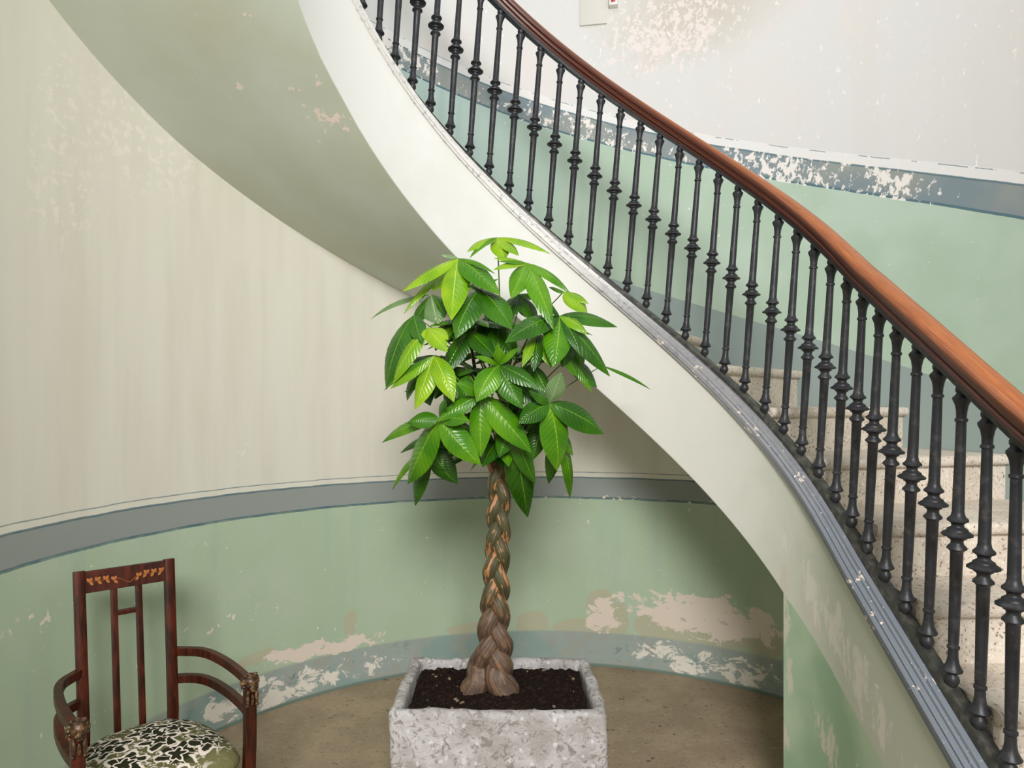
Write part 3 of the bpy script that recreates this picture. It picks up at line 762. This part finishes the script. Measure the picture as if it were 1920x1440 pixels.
# ------------------------------------------------------------------ armchair
YAW = R(42)
chair = tag(empty('armchair', (-1.448, 2.625, 0), YAW), 'dark mahogany armchair with inlaid top rail and floral velvet seat by the wall', 'chair')
def cpart(name, bm, mat, parent=None, sharp=40):
    bmesh.ops.recalc_face_normals(bm, faces=bm.faces); return put(name, bm, mat, parent or chair, sharp=sharp)
REC = .07
def back(x, z, dy=0): return Vector((x, REC * max(0, z - .44) / .58 + dy, z))
for sx in (-1, 1):
    bm = bmesh.new()
    tube(bm, [Vector((sx * .152 - .008, .06, 0)), Vector((sx * .152 - .008, .015, .22)), back(sx * .152 - .008, .44), back(sx * .154 - .008, .7), back(sx * .156 - .008, 1.02)], 0, flat=(.037, .030))
    cpart('back_post', bm, 'mahogany')
bm = bmesh.new()
rings = []
for i in range(9):
    x = -.148 + .280 * i / 8
    rings.append([back(x, z, dy) for z, dy in ((.938, -.010), (.938, .012), (1.012, .012), (1.016, .008), (1.016, -.006), (1.012, -.010))])
sweep(bm, rings); top_rail = cpart('top_rail', bm, 'mahogany')
bm = bmesh.new()
def inlay_leaf(cx, cz, ang, L, W):
    pts = []
    for t_, q in ((0, 0), (.25, .8), (.6, 1), (.85, .6), (1, 0), (.85, -.6), (.6, -1), (.25, -.8)):
        x = cx + (math.cos(ang) * t_ * L - math.sin(ang) * q * W / 2); z = cz + (math.sin(ang) * t_ * L + math.cos(ang) * q * W / 2); pts.append((x, z))
    a = [bm.verts.new(back(x, z, -.0112)) for x, z in pts]; b = [bm.verts.new(back(x, z, -.0095)) for x, z in pts]
    bm.faces.new(a)
    for i in range(8): bm.faces.new((a[i], a[(i + 1) % 8], b[(i + 1) % 8], b[i]))
for m_ in (-1, 1):
    for i in range(4):
        x = m_ * (.124 - .027 * i) - .008; z = .978 - (.006 if i == 3 else 0) * 1
        for ang, L, W in ((PI / 2 + m_ * .0 + .5, .017, .010), (PI / 2 - .5, .017, .010), (-PI / 2 - m_ * .75, .018, .010)): inlay_leaf(x, z, ang, L, W)
vine = [back(x, .978 + (-.022 * math.exp(-((x) / .022) ** 2) if abs(x) < .08 else .001 * math.sin(x * 200)), -.0105) for x in frange(-.140, .124, 40)]
tube(bm, vine, .0008, 4)
cpart('inlay', bm, 'inlay_wood', top_rail)['label'] = 'orange leaf inlay'
for x in (-.051, .035):
    bm = bmesh.new(); tube(bm, [back(x, .36), back(x, .43), back(x, .7), back(x, .942)], 0, flat=(.023, .014)); cpart('slat', bm, 'mahogany')
bm = bmesh.new(); tube(bm, [back(-.042, .846), back(.027, .846)], 0, flat=(.012, .020)); cpart('cross_bar', bm, 'mahogany')
AX = [(.155, .012), (.20, -.005), (.236, -.05), (.258, -.125), (.270, -.25), (.270, -.38), (.262, -.478)]
for sx in (-1, 1):
    for z, dz, nm in ((.655, 0, 'arm'), (.548, 0, 'lower_arm_rail')):
        bm = bmesh.new(); P = [Vector((sx * a, b + (REC * (z - .44) / .58 if i == 0 else 0), z + dz)) for i, (a, b) in enumerate(AX)]
        tube(bm, catmull(P, 5), 0, flat=(.028, .032)); cpart(nm, bm, 'mahogany')
    bm = bmesh.new(); tube(bm, [Vector((sx * .250, -.490, 0)), Vector((sx * .255, -.486, .25)), Vector((sx * .262, -.482, .45)), Vector((sx * .262, -.482, .655))], 0, flat=(.038, .036))
    cpart('front_leg', bm, 'mahogany')
    bm = bmesh.new(); c = Vector((sx * .262, -.486, .655)); rng2 = random.Random(5)
    def ball(p, r_, sc_=(1, 1, 1), sub=2): bmesh.ops.create_icosphere(bm, subdivisions=sub, radius=r_, matrix=Matrix.Translation(c + Vector(p)) @ Matrix.Diagonal((*sc_, 1)))
    ball((0, -.004, .008), .026, (1, 1.05, .95)); ball((0, -.030, -.004), .014, (1.1, 1.0, .85)); ball((0, -.040, .001), .006, (1.2, .8, .8), 1); ball((0, -.030, -.016), .009, (1.1, .9, .7))
    for q in (-1, 1):
        ball((q * .010, -.026, .011), .0045, sub=1); ball((q * .018, -.004, .030), .008, (1, .6, 1), 1); ball((q * .0095, -.033, -.006), .008, sub=1)
    for k in range(12):
        an = 2 * PI * k / 12; ball((math.cos(an) * .025, .004, .004 + math.sin(an) * .024), .0105, (1, 1.5, 1), 1)
    for q in (-.015, 0, .015):
        ball((q, -.020, -.042 - (.01 if q == 0 else 0)), .0085, (.8, .7, 3.4 if q else 2.6), 2)
    for q in (-1, 1): ball((q * .017, -.018, -.072), .007, (1.2, .9, .9), 1)
    cpart('lion_head', bm, 'carved_wood', sharp=60)['label'] = 'carved lion head on the arm end'
# seat frame and domed cushion
def seat_out(n, grow=0):
    pts = [(-.095, .0), (.095, .0), (.160, -.04), (.212, -.12), (.240, -.25), (.242, -.40), (.215, -.475), (.12, -.505), (-.12, -.505), (-.215, -.475), (-.242, -.40), (-.240, -.25), (-.212, -.12), (-.160, -.04)]
    return [Vector((x + math.copysign(grow, x), y + (grow if y > -.2 else -grow), 0)) for x, y in pts]
o_ = seat_out(0); bm = bmesh.new()
sweep(bm, [[p + Vector((0, 0, z)) for p in o_] for z in (.32, .382)]); cpart('seat_frame', bm, 'mahogany', sharp=30)
bm = bmesh.new(); cen = Vector((0, -.24, 0)); rings = []
fine = catmull(o_ + [o_[0]], 5)[:-1]
for f_, z in ((.96, .395), (1.015, .402), (1.025, .413), (1.0, .428), (.93, .444), (.82, .459), (.66, .473), (.46, .483), (.24, .488), (.03, .489)):
    rings.append([cen + (p - cen) * f_ + Vector((0, 0, z - .03)) for p in fine])
sweep(bm, rings); cpart('seat_cushion', bm, 'seat_fabric', sharp=80)['label'] = 'domed olive seat with cream floral pattern'

# ------------------------------------------------------------------ things on the upper wall
def on_wall(x, y):
    a, h = wallpt(x, y); s = R(a) * RB
    p = plan(s, RW) + Vector((0, 0, hz(h))); n = (Vector((CX * S, CY * S, 0)) - plan(s, RW)).normalized()
    M = Matrix((( -n.y, -n.x, 0), (n.x, -n.y, 0), (0, 0, 1))).to_4x4()      # local x along the wall, y into it
    xax = Vector((0, 0, 1)).cross(-n); M = Matrix((xax, -n, Vector((0, 0, 1)))).transposed().to_4x4()
    return p, M
p, M = on_wall(1151, 16)
box_ = empty('alarm_box', p); box_.matrix_world = Matrix.Translation(p) @ M
tag(box_, 'small white wall box with red front high on the upper wall', 'alarm')
bm = bmesh.new(); box(bm, (-.027, -.045, 0), (.027, .012, .11), .006); put('housing', bm, 'white_plastic', box_)
bm = bmesh.new(); box(bm, (-.013, -.051, .017), (.013, -.040, .085), .003); put('red_front', bm, 'red_plastic', box_)['label'] = 'red front plate'
p, M = on_wall(1112, 48)
pan = empty('cover_panel', p); pan.matrix_world = Matrix.Translation(p) @ M
tag(pan, 'flat painted cover panel on the upper wall beside the white box', 'panel')
bm = bmesh.new(); box(bm, (-.085, -.016, 0), (.082, .02, .42), .003); put('cover', bm, 'panel_paint', pan)
